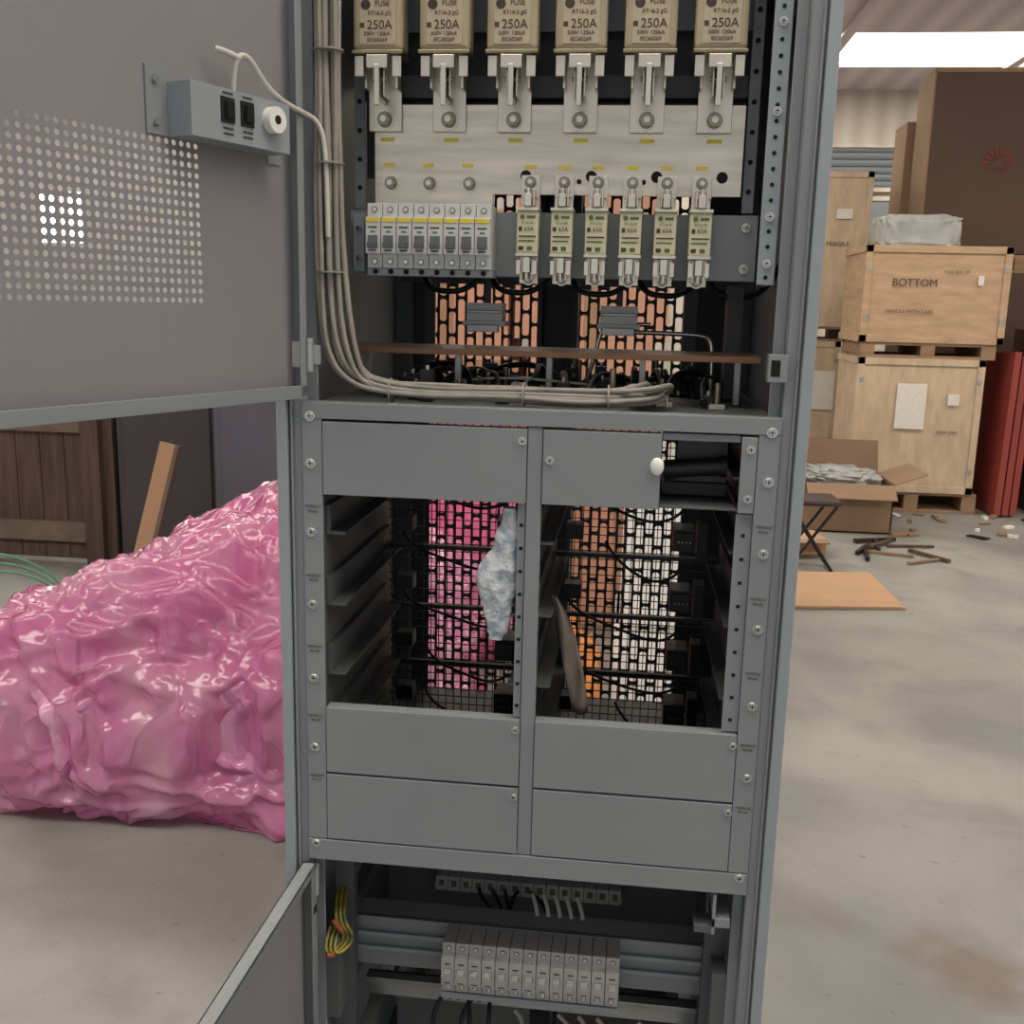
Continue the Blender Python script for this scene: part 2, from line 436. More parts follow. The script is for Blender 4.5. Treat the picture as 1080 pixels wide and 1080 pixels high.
b.box(-0.243,0.245,0.103,0.13,1.482,1.485,PAINT)
b.box(-0.243,0.245,0.103,0.13,1.554,1.557,PAINT)
for z in (1.496,1.543):
    screw(b,0.232,0.1,z,0.004)
b.box(-0.235,0.235,0.150,0.154,1.60,H-0.02,PAINTD)
b.box(-0.24,0.24,0.120,0.146,1.69,1.715,PAINTD)
b.box(-0.225,0.235,0.125,0.13,1.765,1.85,PAINTL)
b.build('upper_mounting_rails',cab,0.0006)

b=MB()
# one plate with a deeper left end
vs=[(-0.210,1.560),(-0.067,1.560),(-0.067,1.577),(0.222,1.577),(0.222,1.677),(-0.210,1.677)]
b.add([(x,0.092,z) for x,z in vs]+[(x,0.100,z) for x,z in vs],[(0,1,2,3,4,5),(11,10,9,8,7,6)]+[(k,6+k,6+(k+1)%6,(k+1)%6) for k in range(6)],TIN)
b.build('busbar_plate',cab)
b=MB()
for x in (-0.028,0.049,0.125,0.200):
    b.cyl((x,0.0922,1.598),(x,0.0914,1.598),0.0065,HOLE,16)
for x in (0.035,0.065,0.11,0.14,0.17):
    b.cyl((x,0.0922,1.592),(x,0.0914,1.592),0.003,HOLE,12)
for x in (-0.19,-0.143,-0.095):
    bolt(b,x,0.092,1.588,0.0066)
    b.box(x-0.009,x+0.004,0.0913,0.0919,1.607,1.611,YEL)
FX=[-0.196+0.0766*k for k in range(6)]
SX=[-0.0214+0.0397*k for k in range(6)]
for x in FX:
    b.box(x-0.007,x+0.010,0.0913,0.0919,1.6355,1.640,YEL)
for x in SX:
    b.box(x-0.008,x+0.006,0.0913,0.0919,1.606,1.610,YEL)
b.build('busbar_fittings',cab)

# big NH fuses
for i,x in enumerate(FX):
    b=MB()
    b.box(x-0.0195,x+0.0195,0.086,0.0905,1.646,1.735,TIN2)
    b.box(x-0.0195,x-0.0165,0.066,0.0905,1.690,1.733,TIN2)
    b.box(x+0.0165,x+0.0195,0.066,0.0905,1.690,1.733,TIN2)
    bolt(b,x,0.086,1.659,0.0078)
    for dx in (-0.0065,0.0045):
        b.box(x+dx,x+dx+0.002,0.056,0.086,1.680,1.724,TIN2)
    b.box(x-0.002,x+0.002,0.050,0.082,1.676,1.726,TIN)
    b.cyl((x-0.009,0.062,1.699),(x+0.009,0.062,1.699),0.0028,ZINC,10)
    b.box(x-0.012,x+0.012,0.052,0.084,1.7225,1.7255,TIN2)
    b.box(x-0.003,x+0.003,0.043,0.047,1.668,1.712,TIN2)
    b.box(x-0.012,x+0.012,0.044,0.048,1.708,1.722,TIN2)
    b.box(x-0.027,x-0.0165,0.050,0.054,1.700,1.722,TIN2)
    b.box(x+0.0165,x+0.027,0.050,0.054,1.700,1.722,TIN2)
    b.box(x-0.0195,x+0.0195,0.086,0.0905,1.83,1.90,TIN2)
    b.box(x-0.002,x+0.002,0.050,0.086,1.835,1.88,TIN)
    b.build('fuse_holder',cab,0.0006)
    b=MB()
    b.box(x-0.0285,x+0.0285,0.048,0.0855,1.727,1.832,CERAM)
    b.build('fuse_ceramic_body',cab,0.005)
    b=MB()
    b.box(x-0.0295,x+0.0295,0.046,0.0857,1.7235,1.7275,ZINC)
    b.box(x-0.0295,x+0.0295,0.046,0.0857,1.831,1.836,ZINC)
    b.box(x-0.0205,x+0.0205,0.0472,0.0485,1.733,1.815,CERAML)
    b.build('fuse_end_caps',cab,0.0015)
    text('fuse_print','250A',(x+0.003,0.0468,1.7535),0.0135,INK,cab)
    text('fuse_print','RT16-2 gG',(x+0.003,0.0468,1.766),0.0060,INK,cab)
    text('fuse_print','500V 120kA',(x,0.0468,1.7445),0.0060,INK,cab)
    text('fuse_print','IEC60269',(x,0.0468,1.7380),0.0060,INK,cab)
    text('fuse_print','FUSE',(x+0.006,0.0468,1.776),0.0080,INK,cab)
    b=MB();b.cyl((x-0.013,0.0472,1.775),(x-0.013,0.0468,1.775),0.0055,INK,16)
    b.box(x-0.0195,x-0.0145,0.0468,0.0472,1.751,1.756,INK);b.build('fuse_logo',cab)

# small fuses
for i,x in enumerate(SX):
    b=MB()
    b.box(x-0.0125,x+0.0125,0.060,0.088,1.508,1.556,CERAMG)
    b.build('small_fuse_body',cab,0.002)
    b=MB()
    b.box(x-0.0132,x+0.0132,0.058,0.090,1.5045,1.508,TIN2);b.box(x-0.0132,x+0.0132,0.058,0.090,1.556,1.5595,TIN2)
    b.cyl((x-0.006,0.06,1.549),(x-0.006,0.0592,1.549),0.0028,INKG,12)
    b.box(x-0.001,x+0.009,0.0592,0.0600,1.5475,1.5505,INKG)
    b.box(x-0.010,x-0.006,0.0592,0.06,1.533,1.538,INK)
    b.box(x-0.010,x+0.010,0.0592,0.06,1.5265,1.5280,INK)
    b.box(x-0.010,x+0.008,0.0592,0.06,1.5215,1.5230,INKG)
    b.box(x-0.010,x-0.004,0.0592,0.06,1.5115,1.5160,INK);b.box(x,x+0.006,0.0592,0.06,1.5115,1.5160,INKG)
    b.box(x-0.0015,x+0.0015,0.062,0.09,1.478,1.504,TIN2);b.box(x-0.0015,x+0.0015,0.062,0.09,1.56,1.582,TIN2)
    for dx in (-0.007,0.005):
        b.box(x+dx,x+dx+0.002,0.064,0.096,1.478,1.502,TIN2);b.box(x+dx,x+dx+0.002,0.064,0.096,1.562,1.582,TIN2)
    b.box(x-0.011,x+0.011,0.088,0.094,1.474,1.506,TIN2);b.box(x-0.011,x+0.011,0.086,0.092,1.558,1.598,TIN2)
    b.cyl((x-0.008,0.068,1.492),(x+0.010,0.068,1.492),0.0022,ZINC,8)
    b.cyl((x-0.008,0.068,1.572),(x+0.010,0.068,1.572),0.0022,ZINC,8)
    b.box(x-0.004,x+0.004,0.056,0.060,1.486,1.503,TIN2);b.box(x-0.004,x+0.004,0.056,0.060,1.561,1.575,TIN2)
    bolt(b,x,0.086,1.590,0.0058)
    b.box(x-0.012,x-0.007,0.058,0.064,1.484,1.500,TIN2);b.box(x+0.007,x+0.012,0.058,0.064,1.484,1.500,TIN2)
    bolt(b,x,0.088,1.479,0.0048)
    b.build('small_fuse_clip',cab,0.0004)
    text('small_fuse_print','63A',(x+0.002,0.0592,1.5355),0.0068,INK,cab)
    text('small_fuse_print','RT16-00',(x,0.0592,1.5425),0.0040,INKG,cab)

def mcb(b,x0,w,yb,z0,h,label=True):
    x1=x0+w-0.0006;x0+=0.0003;xc=(x0+x1)/2
    WM=MCBW if label else MCBL
    b.box(x0,x1,yb-0.042,yb,z0,z0+h,WM)
    b.box(x0,x1,yb-0.052,yb-0.042,z0+h*0.22,z0+h*0.78,WM)
    if label:
        b.box(xc-0.0058,xc+0.0058,yb-0.0535,yb-0.051,z0+h*0.30,z0+h*0.50,MCBG)
        b.box(xc-0.0045,xc+0.0045,yb-0.064,yb-0.052,z0+h*0.30,z0+h*0.38,PAINTD)
        b.box(x0+0.001,x1-0.001,yb-0.0527,yb-0.0518,z0+h*0.70,z0+h*0.77,YEL)
        b.box(xc-0.003,xc+0.003,yb-0.0525,yb-0.0515,z0+h*0.54,z0+h*0.57,GRN)
        b.box(xc-0.006,xc+0.005,yb-0.0525,yb-0.0515,z0+h*0.61,z0+h*0.635,INK)
    else:
        b.box(xc-0.005,xc+0.005,yb-0.0535,yb-0.051,z0+h*0.44,z0+h*0.56,MCBG)
        b.box(xc-0.0045,xc+0.0045,yb-0.062,yb-0.052,z0+h*0.50,z0+h*0.56,WM)
        b.box(xc-0.004,xc+0.004,yb-0.0525,yb-0.0515,z0+h*0.64,z0+h*0.67,INK)
    b.box(xc-0.005,xc+0.004,yb-0.0525,yb-0.0515,z0+h*0.255,z0+h*0.275,INK)
    for zz in (0.10,0.90):
        b.cyl((xc,yb-0.0415,z0+h*zz),(xc,yb-0.0426,z0+h*zz),0.0036,PAINTD,12)
        b.cyl((xc,yb-0.0424,z0+h*zz),(xc,yb-0.0432,z0+h*zz),0.0026,STEEL,10)
b=MB()
for k in range(8):mcb(b,-0.211+0.0185*k,0.0185,0.100,1.488,0.074)
b.build('miniature_breakers',cab,0.0005)
b=MB()
b.box(-0.212,-0.062,0.062,0.1,1.4795,1.4875,PAINTL)
for k in range(8):
    xc=-0.211+0.0185*(k+0.5)
    b.cyl((xc,0.062,1.484),(xc,0.059,1.484),0.003,HOLE,10)
b.box(-0.235,-0.222,0.085,0.1,1.485,1.552,PAINTL);screw(b,-0.2285,0.085,1.535,0.003);screw(b,-0.2285,0.085,1.50,0.003)
b.build('breaker_busbar_comb',cab,0.0004)

b=MB()
T=Matrix.Translation((0,0.12,1.385))@Matrix.Rotation(math.radians(2),4,'X')
b.box(-0.252,0.262,0,0.075,0,0.0075,BROWNB,T)
b.build('insulating_board',cab,0.0008)
b=MB()
for x in (-0.24,-0.12,0.0,0.12,0.24):
    b.box(x-0.004,x+0.004,0.17,0.182,1.329,1.386,GALV)
for k in range(60):
    x=-0.20+random.random()*0.42;yy=0.08+random.random()*0.28;h=0.01+random.random()*0.03
    if random.random()<0.65:
        b.box(x-0.008,x+0.008,yy,yy+0.02,1.3285,1.3285+h,DARK)
        b.cyl((x,yy+0.01,1.3285+h),(x,yy+0.01,1.334+h),0.003,STEEL,8)
    else:
        b.cyl((x,yy,1.3285),(x,yy,1.3285+h+0.01),0.004,ZINC,8)
        b.box(x-0.01,x+0.01,yy-0.006,yy+0.006,1.3285,1.335,TIN2)
b.box(-0.215,-0.20,0.42,0.43,1.33,1.60,PAINTD);b.box(0.18,0.2,0.42,0.44,1.33,1.60,PAINTD)
b.box(0.23,0.25,0.25,0.30,1.33,1.48,PAINTD)
for x in (-0.105,0.085):
    b.box(x-0.026,x+0.026,0.30,0.34,1.425,1.450,WHITEP)
    b.box(x-0.03,x+0.03,0.295,0.345,1.418,1.425,WHITEP)
    b.box(x-0.024,x+0.024,0.292,0.30,1.436,1.44,GALV)
    b.box(x-0.022,x+0.022,0.28,0.30,1.41,1.42,GALV)
    b.box(x-0.004,x+0.004,0.33,0.34,1.450,1.62,PAINTD)
b.box(-0.25,0.25,0.41,0.425,1.478,1.50,PAINTD)
b.build('relay_blocks',cab,0.0008)
tubes('metal_conduits',[[(0.07,0.30,1.415),(0.12,0.28,1.415),(0.20,0.26,1.415),(0.212,0.25,1.41),(0.213,0.25,1.38),(0.213,0.25,1.335)],
  [(0.04,0.33,1.34),(0.055,0.33,1.38),(0.055,0.33,1.42),(0.075,0.33,1.425),(0.13,0.33,1.425)]],0.0034,STEEL,cab)
pp=[]
for k in range(18):
    x=-0.2+random.random()*0.4;x2=x+random.uniform(-0.15,0.15)
    x2=max(-0.235,min(0.235,x2))
    pp.append([(x,0.10+random.random()*0.1,1.336),(x,0.2,1.345+random.random()*0.03),((x+x2)/2,0.25,1.35+random.random()*0.03),(x2,0.3,1.338),(x2,0.4,1.336)])
tubes('black_power_wires',pp,0.004,DARK,cab)
pp=[]
for k in range(5):
    x=-0.20+0.1*k+random.random()*0.03
    pp.append([(x,0.30,1.52),(x,0.28,1.47),(x+0.03,0.27,1.463),(x+0.08,0.28,1.465),(x+0.10,0.3,1.52)])
tubes('upper_hanging_wires',pp,0.004,DARK,cab)
tubes('white_signal_wires',[[(-0.03,0.08,1.332),(-0.03,0.10,1.345),(-0.026,0.15,1.36),(-0.02,0.2,1.355)],[(0.15,0.08,1.332),(0.15,0.1,1.35),(0.155,0.14,1.355),(0.16,0.2,1.34)],[(-0.15,0.2,1.34),(-0.08,0.18,1.36),(-0.02,0.16,1.355),(0.05,0.17,1.35)]],0.0018,CABLEW,cab)

pp=[]
for k in range(16):
    ox=random.uniform(-0.012,0.013);oy=random.uniform(-0.008,0.010);oz=abs(random.uniform(0,0.016))
    w=lambda:random.uniform(-0.0045,0.0045)
    xe=0.12+random.uniform(-0.022,0.022)
    P=[(-0.246+ox,0.022+oy,1.98),(-0.246+ox+w(),0.022+oy,1.85),(-0.245+ox+w(),0.020+oy,1.70),(-0.245+ox+w(),0.020+oy,1.60),
       (-0.243+ox*1.3+w(),0.020+oy,1.50),(-0.239+ox*1.4+w(),0.020+oy,1.42),(-0.234+ox*1.6,0.025+oy,1.38),(-0.220+ox,0.033+oy,1.352+oz),(-0.19+ox,0.04+oy,1.341+oz*0.8),
       (-0.12,0.045+oy*1.4,1.337+oz+w()),(-0.04,0.045+oy*1.4,1.337+oz*0.8+abs(w())),(0.03,0.045+oy*1.6,1.337+oz+w()),(0.09,0.048+oy,1.336+oz),
       (xe,0.055+oy,1.338+oz*1.2),(xe+0.02,0.075+oy,1.345+oz*1.2),(xe+0.008,0.11,1.343),(xe,0.16,1.335)]
    pp.append(P)
tubes('grey_cable_bundle',pp,0.0031,CABLE,cab)
b=MB()
for (x,y_,z) in ((-0.18,0.045,1.343),(-0.02,0.045,1.343),(0.08,0.045,1.343)):
    b.cyl((x,y_,z),(x+0.002,y_,z),0.0165,CABLE,18)
for z in (1.48,1.60,1.72):
    b.cyl((-0.245,0.021,z),(-0.245,0.021,z+0.002),0.0175,CABLE,18)
b.build('cable_ties',cab)
b=MB()
b.box(-0.283,-0.262,-0.010,0.0,1.372,1.402,GALV);b.cyl((-0.262,-0.009,1.368),(-0.262,-0.009,1.406),0.005,GALV,12)
b.box(-0.262,-0.250,-0.008,-0.003,1.376,1.398,GALV)
b.box(0.255,0.276,-0.008,0.01,1.372,1.402,PAINT);b.box(0.258,0.268,-0.0085,-0.0075,1.378,1.396,HOLE)
b.cyl((-0.266,-0.006,0.70),(-0.266,-0.006,0.74),0.005,GALV,12)
b.box(0.236,0.258,-0.002,0.05,0.70,0.712,PAINT);b.box(0.236,0.240,-0.002,0.05,0.69,0.745,PAINT);b.box(0.215,0.238,0.0,0.03,0.69,0.700,PAINTD)
b.build('hinges_and_catches',cab,0.0008)

# -------------- upper door
MD=Matrix(((-0.383,0.924,0,-0.264),(-0.924,-0.383,0,-0.010),(0,0,1,0),(0,0,0,1)))
b=MB(MD)
n0=-0.018
sA,sB,zA,zB=0.139,0.433,1.441,1.602
pitch=0.0094
ncol=int((sB-sA)/pitch);nrow=int((zB-zA)/pitch)
sB=sA+ncol*pitch;zB=zA+nrow*pitch
W=0.56;Z0=1.3385;Z1=1.975
def quad(x0,x1,z0,z1):
    b.add([(x0,n0,z0),(x1,n0,z0),(x1,n0,z1),(x0,n0,z1)],[(0,1,2,3)],DOORP)
quad(0,sA,Z0,Z1);quad(sB,W,Z0,Z1);quad(sA,sB,Z0,zA);quad(sA,sB,zB,Z1)
rh=0.0029
for i in range(ncol):
    for j in range(nrow):
        cx=sA+(i+0.5)*pitch;cz=zA+(j+0.5)*pitch;h=pitch/2
        vs=[];
        for k in range(8):
            t=math.pi/8+k*math.pi/4
            vs.append((cx+rh*math.cos(t),n0,cz+rh*math.sin(t)))
        outer=[(h,h*0.414),(h*0.414,h),(-h*0.414,h),(-h,h*0.414),(-h,-h*0.414),(-h*0.414,-h),(h*0.414,-h),(h,-h*0.414)]
        vs+=[(cx+o[0],n0,cz+o[1]) for o in outer]
        vs+=[(cx+h,n0,cz+h),(cx-h,n0,cz+h),(cx-h,n0,cz-h),(cx+h,n0,cz-h)]
        fs=[(k,8+k,8+(k+1)%8,(k+1)%8) for k in range(8)]
        fs+=[(8,16,9),(10,17,11),(12,18,13),(14,19,15)]
        b.add(vs,fs,DOORP)
b.build('upper_door_panel',cab,0,0.0006)
b=MB(MD)
b.box(0,W,n0,0.0,Z0-0.0015,Z0+0.0015,PAINT);b.box(0,W,-0.002,0.0,Z0,Z0+0.014,PAINT)
b.box(0,0.003,n0,0.0,Z0,Z1,PAINT);b.box(0,0.012,-0.002,0.0,Z0,Z1,PAINT)
b.box(W-0.003,W,n0,0.0,Z0,Z1,PAINT);b.box(W-0.016,W,-0.002,0.0,Z0,Z1,PAINT)
b.box(0,W,n0,0.0,Z1-0.002,Z1,PAINT)
b.build('upper_door_rim',cab,0.001)
b=MB(MD)
b.box(0.042,0.180,n0+0.001,0.016,1.600,1.650,PAINTL)
b.box(0.180,0.206,n0+0.0005,n0+0.003,1.600,1.662,PAINT)
b.box(0.022,0.042,n0+0.0005,n0+0.003,1.592,1.640,PAINT)
for (sx_,z) in [(0.195,1.612),(0.195,1.650)]:b.cyl((sx_,n0+0.003,z),(sx_,n0+0.006,z),0.004,STEEL,12)
for sx_ in (0.133,0.106):
    b.box(sx_-0.009,sx_+0.009,0.016,0.018,1.618,1.642,DARK)
    b.box(sx_-0.005,sx_+0.005,0.018,0.022,1.622,1.638,HOLE)
    for zz in (1.645,1.612,1.607):
        b.box(sx_-0.008,sx_+0.006,0.0162,0.0168,zz,zz+0.0018,INK)
b.cyl((0.071,0.016,1.630),(0.071,0.026,1.630),0.013,WHITEP,24)
b.cyl((0.071,0.026,1.630),(0.071,0.0265,1.630),0.0045,DARK,16)
b.build('door_switch_box',cab,0.001)
def DP(s,n,z):return tuple(MD@Vector((s,n,z)))
tubes('switch_box_cable',[[DP(0.108,0.0,1.650),DP(0.110,0.004,1.668),DP(0.112,0.008,1.682),DP(0.104,0.012,1.689),DP(0.090,0.012,1.682),DP(0.07,0.010,1.662),DP(0.035,0.01,1.650),(-0.262,0.0,1.650),(-0.248,0.010,1.640),(-0.245,0.010,1.60),(-0.245,0.012,1.52)],
  [DP(0.130,0.0,1.689),DP(0.122,0.006,1.688),DP(0.108,0.010,1.683)]],0.0029,CABLEW,cab)

# -------------- lower door (open)
ML=Matrix(((-0.0262,0.99966,0,-0.264),(-0.99966,-0.0262,0,-0.008),(0,0,1,0),(0,0,0,1)))
b=MB(ML)
b.box(0,0.55,-0.018,-0.016,0.12,0.745,DOORP)
b.box(0,0.55,-0.018,0,0.742,0.745,PAINT);b.box(0,0.55,-0.018,0,0.12,0.123,PAINT)
b.box(0,0.003,-0.018,0,0.12,0.745,PAINT);b.box(0.547,0.55,-0.018,0,0.12,0.745,PAINT)
b.box(0,0.55,-0.002,0,0.735,0.745,PAINT);b.box(0,0.018,-0.002,0,0.12,0.745,PAINT);b.box(0.532,0.55,-0.002,0,0.12,0.745,PAINT)
b.box(0.004,0.014,0.0,0.0008,0.68,0.69,HOLE)
b.build('lower_door',cab,0.0008)

# -------------- lower compartment
b=MB()
b.box(-0.244,0.243,0.100,0.103,0.530,0.607,PAINT)
b.box(-0.244,0.243,0.094,0.100,0.556,0.562,PAINTL);b.box(-0.244,0.243,0.094,0.100,0.578,0.584,PAINTL);
b.box(-0.244,0.243,0.1,0.14,0.604,0.607,PAINT)
for sx in (-1,1):
    X0,X1=sorted((sx*0.244,sx*0.262));b.box(X0,X1,0.02,0.4,0.50,0.62,PAINTD)
    X0,X1=sorted((sx*0.235,sx*0.26));b.box(X0,X1,0.06,0.08,0.104,0.74,PAINTD)
b.box(-0.25,0.25,0.30,0.304,0.50,0.60,PAINTD)
b.box(-0.165,0.13,0.28,0.30,0.545,0.552,MCBL)
for k in range(15):
    x=-0.160+k*0.0192
    b.box(x,x+0.0182,0.262,0.298,0.552,0.576,MCBL);b.box(x+0.005,x+0.013,0.2605,0.262,0.560,0.570,PAINTD)
    b.cyl((x+0.009,0.275,0.576),(x+0.009,0.275,0.579),0.003,STEEL,8)
    b.box(x+0.006,x+0.012,0.29,0.296,0.576,0.590,MCBL)
b.build('lower_terminal_rails',cab,0.0006)
b=MB()
for k in range(13):mcb(b,-0.112+0.0184*k,0.0184,0.100,0.530,0.073,False)
b.box(-0.113,0.128,0.056,0.1,0.520,0.529,PAINTL)
b.build('output_breakers',cab,0.0005)
b=MB()
b.box(-0.24,0.24,0.05,0.055,0.40,0.43,GALV);b.box(-0.24,-0.22,0.05,0.4,0.40,0.43,GALV);b.box(0.22,0.24,0.05,0.4,0.40,0.43,GALV)
b.box(-0.24,0.24,0.3,0.31,0.40,0.46,GALV);b.box(-0.24,0.24,0.14,0.16,0.470,0.478,GALV)
b.box(-0.24,0.24,0.155,0.16,0.44,0.478,GALV)
b.box(-0.2,0.0,0.17,0.28,0.36,0.43,PAINTD);b.box(0.04,0.2,0.17,0.28,0.36,0.44,DARK)
for k in range(9):
    b.box(-0.18+k*0.02,-0.166+k*0.02,0.18,0.22,0.43,0.446,MCBW if k%3 else GRN)
b.build('bottom_terminal_frame',cab,0.0008)
pp=[];pw=[];py_=[]
for k in range(5):
    x=-0.09+k*0.02
    pp.append([(x,0.255,0.565),(x,0.24,0.575),(x+random.uniform(-.02,.06),0.20,0.57),(x+random.uniform(0,.08),0.17,0.55),(x,0.15,0.5)])
for k in range(4):
    x=-0.17+random.random()*0.10
    pp.append([(x,0.16,0.44),(x+0.02,0.13,0.49),(x+random.uniform(-.03,.03),0.10,0.485),(x+random.uniform(-.04,.04),0.08,0.44),(x,0.07,0.36)])
tubes('lower_black_wires',pp,0.003,DARK,cab)
for k in range(5):
    x=0.0+k*0.016
    pw.append([(x,0.16,0.622),(x+0.004,0.15,0.619),(x+0.008,0.14,0.614),(x+0.010,0.13,0.607)])
for k in range(5):
    x=-0.12+random.random()*0.3
    pw.append([(x,0.12,0.462),(x+0.03,0.1,0.45),(x+random.uniform(-.06,.1),0.08,0.44),(x+random.uniform(-.06,.1),0.06,0.40)])
tubes('lower_white_wires',pw,0.003,CABLEW,cab)
for k in range(3):
    o=k*0.006
    py_.append([(-0.256+o,0.06,0.67),(-0.252+o,0.02,0.650),(-0.240+o,0.02,0.635),(-0.238+o,0.03,0.615),(-0.250+o,0.01,0.603),(-0.262+o,0.0,0.612),(-0.258+o,0.03,0.63)])
tubes('earth_wires',py_,0.0022,YG,cab)
tubes('earth_wire_sleeves',[[(-0.251,0.018,0.648),(-0.245,0.018,0.64),(-0.240,0.02,0.632)],[(-0.248,0.008,0.604),(-0.256,0.002,0.607)]],0.0034,mat('orange_sleeve',srgb(150,84,50),0.5),cab)

def blob(name,segs,m,parent,amp=0.0,seed=0,n=20):
    vs=[];fs=[]
    for i,(c,rx,ry) in enumerate(segs):
        for j in range(n):
            t=2*math.pi*j/n
            p=Vector((c[0]+rx*math.cos(t),c[1]+ry*math.sin(t),c[2]))
            d=noise.noise(Vector((p.x*60+seed,p.y*60,p.z*45)))*amp
            p+=Vector((math.cos(t),math.sin(t),0))*d
            vs.append(p)
    for i in range(len(segs)-1):
        for j in range(n):
            fs.append((i*n+j,i*n+(j+1)%n,(i+1)*n+(j+1)%n,(i+1)*n+j))
    b=MB();b.add(vs,fs,m,True)
    b.add(vs[:n],[tuple(range(n))],m,True);b.add(vs[-n:],[tuple(range(n))],m,True)
    return b.build(name,parent)
segs=[]
for i in range(33):
    t=i/32.0
    z=1.214-0.163*t
    x=-0.030-0.014*t+0.003*math.sin(t*9)
    if t<0.45: w=0.008+0.016*t/0.45
    elif t<0.6: w=0.024
    else: w=0.024-0.014*(t-0.6)/0.4
    if t>0.96:w=0.007
    segs.append(((x,0.012,z),w,w*0.4))
BAGM=mat('desiccant_bag_print',srgb(202,206,210),0.2,col2=srgb(150,170,190),vscale=90,bump=0.8,bscale=60,coat=0.8)
blob('desiccant_bag',segs,BAGM,cab,0.006,3)
b=MB()
vs=[];fs=[]
for i in range(14):
    t=i/13.0
    for j in range(5):
        vs.append((0.022+0.030*t+(j/4.0)*(0.006+0.026*t*(1.3-t)*1.6),0.045+0.006*math.sin(j*1.4+i*0.6),1.10-0.15*t))
for i in range(13):
    for j in range(4):
        fs.append((i*5+j,i*5+j+1,(i+1)*5+j+1,(i+1)*5+j))
b.add(vs,fs,mat('kraft_strip',srgb(118,108,98),0.3,var=0.25,vscale=40,coat=0.4),True)
b.build('packing_strip',cab,0,0.0012)

# ================================================================ ROOM
def simple(name,x0,x1,y0,y1,z0,z1,m):
    b=MB();b.box(x0,x1,y0,y1,z0,z1,m);return b.build(name)
simple('floor',-9.5,9.5,-6,12.2,-0.1,0.0,CONC)
b=MB()
b.box(-9.5,-7.8,12,12.15,0,4,WALLG);b.box(-7.15,-0.5,12,12.15,0,4,WALLG);b.box(-0.5,9.5,12,12.15,0,4,WALLM)
b.box(-7.8,-7.15,12,12.15,0,2.1,WALLG);b.box(-7.8,-7.15,12,12.15,2.75,4,WALLG)
b.build('wall_back')
simple('wall_left',-9.5,-9.35,-6,12,0,4,WALLG)
simple('wall_right',9.35,9.5,-6,12,0,4,WALLM)
b=MB();b.box(-7.8,-7.15,12.05,12.08,2.1,2.75,WING)
b.box(-7.49,-7.46,12.02,12.05,2.1,2.75,WALLM)
b.build('window_1')
b=MB()
for (x0,x1,z0,z1) in ((2.3,3.5,2.9,3.35),(2.7,3.4,2.1,2.75)):
    b.box(x0,x1,11.94,11.99,z0,z1,GLASSD)
    z=z0
    while z<z1 and z0>2.8:
        b.box(x0,x1,11.92,11.94,z,z+0.03,PAINTD);z+=0.08
    b.box(x0-0.05,x1+0.05,11.92,11.99,z1,z1+0.05,WALLM);b.box(x0-0.05,x1+0.05,11.92,11.99,z0-0.05,z0,WALLM)
b.build('window_2')
b=MB()
strips=[(9.4,10.8),(4.0,5.0),(-1.5,-0.3)]
ys=[-6.0]
for s_ in sorted(strips):ys+=list(s_)
ys.append(12.2)
for k in range(0,len(ys),2):
    b.box(-9.5,9.5,ys[k],ys[k+1],4.0,4.1,CEILM)
k=-9.5
while k<9.5:
    b.box(k,k+0.10,-6,12,3.96,4.0,CEILM);k+=1.9
b.build('ceiling')
b=MB()
for (a0,a1) in strips:
    b.box(-9.5,9.5,a0,a1,4.03,4.05,SKYL)
b.build('skylight_strips')

# ================================================================ BACKGROUND OBJECTS
def pallet(b,x0,x1,y0,y1,z0,h=0.13):
    for k in range(3):
        xx=x0+(x1-x0-0.1)*k/2
        b.box(xx,xx+0.1,y0,y1,z0+0.02,z0+h-0.02,WOOD)
    k=y0
    while k<y1-0.08:
        b.box(x0,x1,k,k+0.09,z0+h-0.02,z0+h,WOOD);b.box(x0,x1,k,k+0.09,z0,z0+0.02,WOOD);k+=(y1-y0-0.09)/5.0
    b.box(x0,x1,y1-0.09,y1,z0+h-0.02,z0+h,WOOD)
def crate_body(b,x0,x1,y0,y1,z0,z1,m):
    b.box(x0,x1,y0,y1,z0,z1,m)
    t=0.012
    for (a0,a1,c0,c1) in ((x0,x1,z0,z0+0.05),(x0,x1,z1-0.05,z1),(x0,x0+0.05,z0,z1),(x1-0.05,x1,z0,z1)):
        b.box(a0,a1,y0-t,y0,c0,c1,m)
    for (c0,c1,d0,d1) in ((z0,z0+0.05,y0,y1),(z1-0.05,z1,y0,y1)):
        b.box(x0-t,x0,d0,d1,c0,c1,m)
    for xx in (x0+0.02,x1-0.05):
        for zz in (z0+0.15,z1-0.18):
            b.box(xx,xx+0.03,y0-t-0.004,y0-t,zz,zz+0.04,GALV)
st=empty('wooden_crate_stack')
b=MB()
pallet(b,1.74,2.66,6.6,7.3,0.0,0.15)
crate_body(b,1.73,2.62,6.6,7.3,0.15,1.13,PLY2)
pallet(b,1.74,2.68,6.6,7.3,1.13,0.11)
crate_body(b,1.72,2.72,6.6,7.3,1.24,1.92,PLY)
b.box(2.02,2.23,6.58,6.586,0.62,0.95,PAPER);b.box(2.38,2.46,6.58,6.586,0.8,0.88,PAPER)
b.box(2.5,2.54,6.58,6.586,1.65,1.72,PAPER)
b.build('crates',st,0.003)
text('crate_print','BOTTOM',(2.07,6.585,1.66),0.075,INK,st)
text('crate_print','HANDLE WITH CARE',(2.05,6.585,1.46),0.035,INK,st)
text('crate_print','THIS SIDE UP',(2.35,6.585,1.74),0.03,INK,st)
text('crate_print','KEEP DRY',(2.4,6.585,0.6),0.035,INK,st)
st2=empty('wooden_crate_pile')
b=MB()
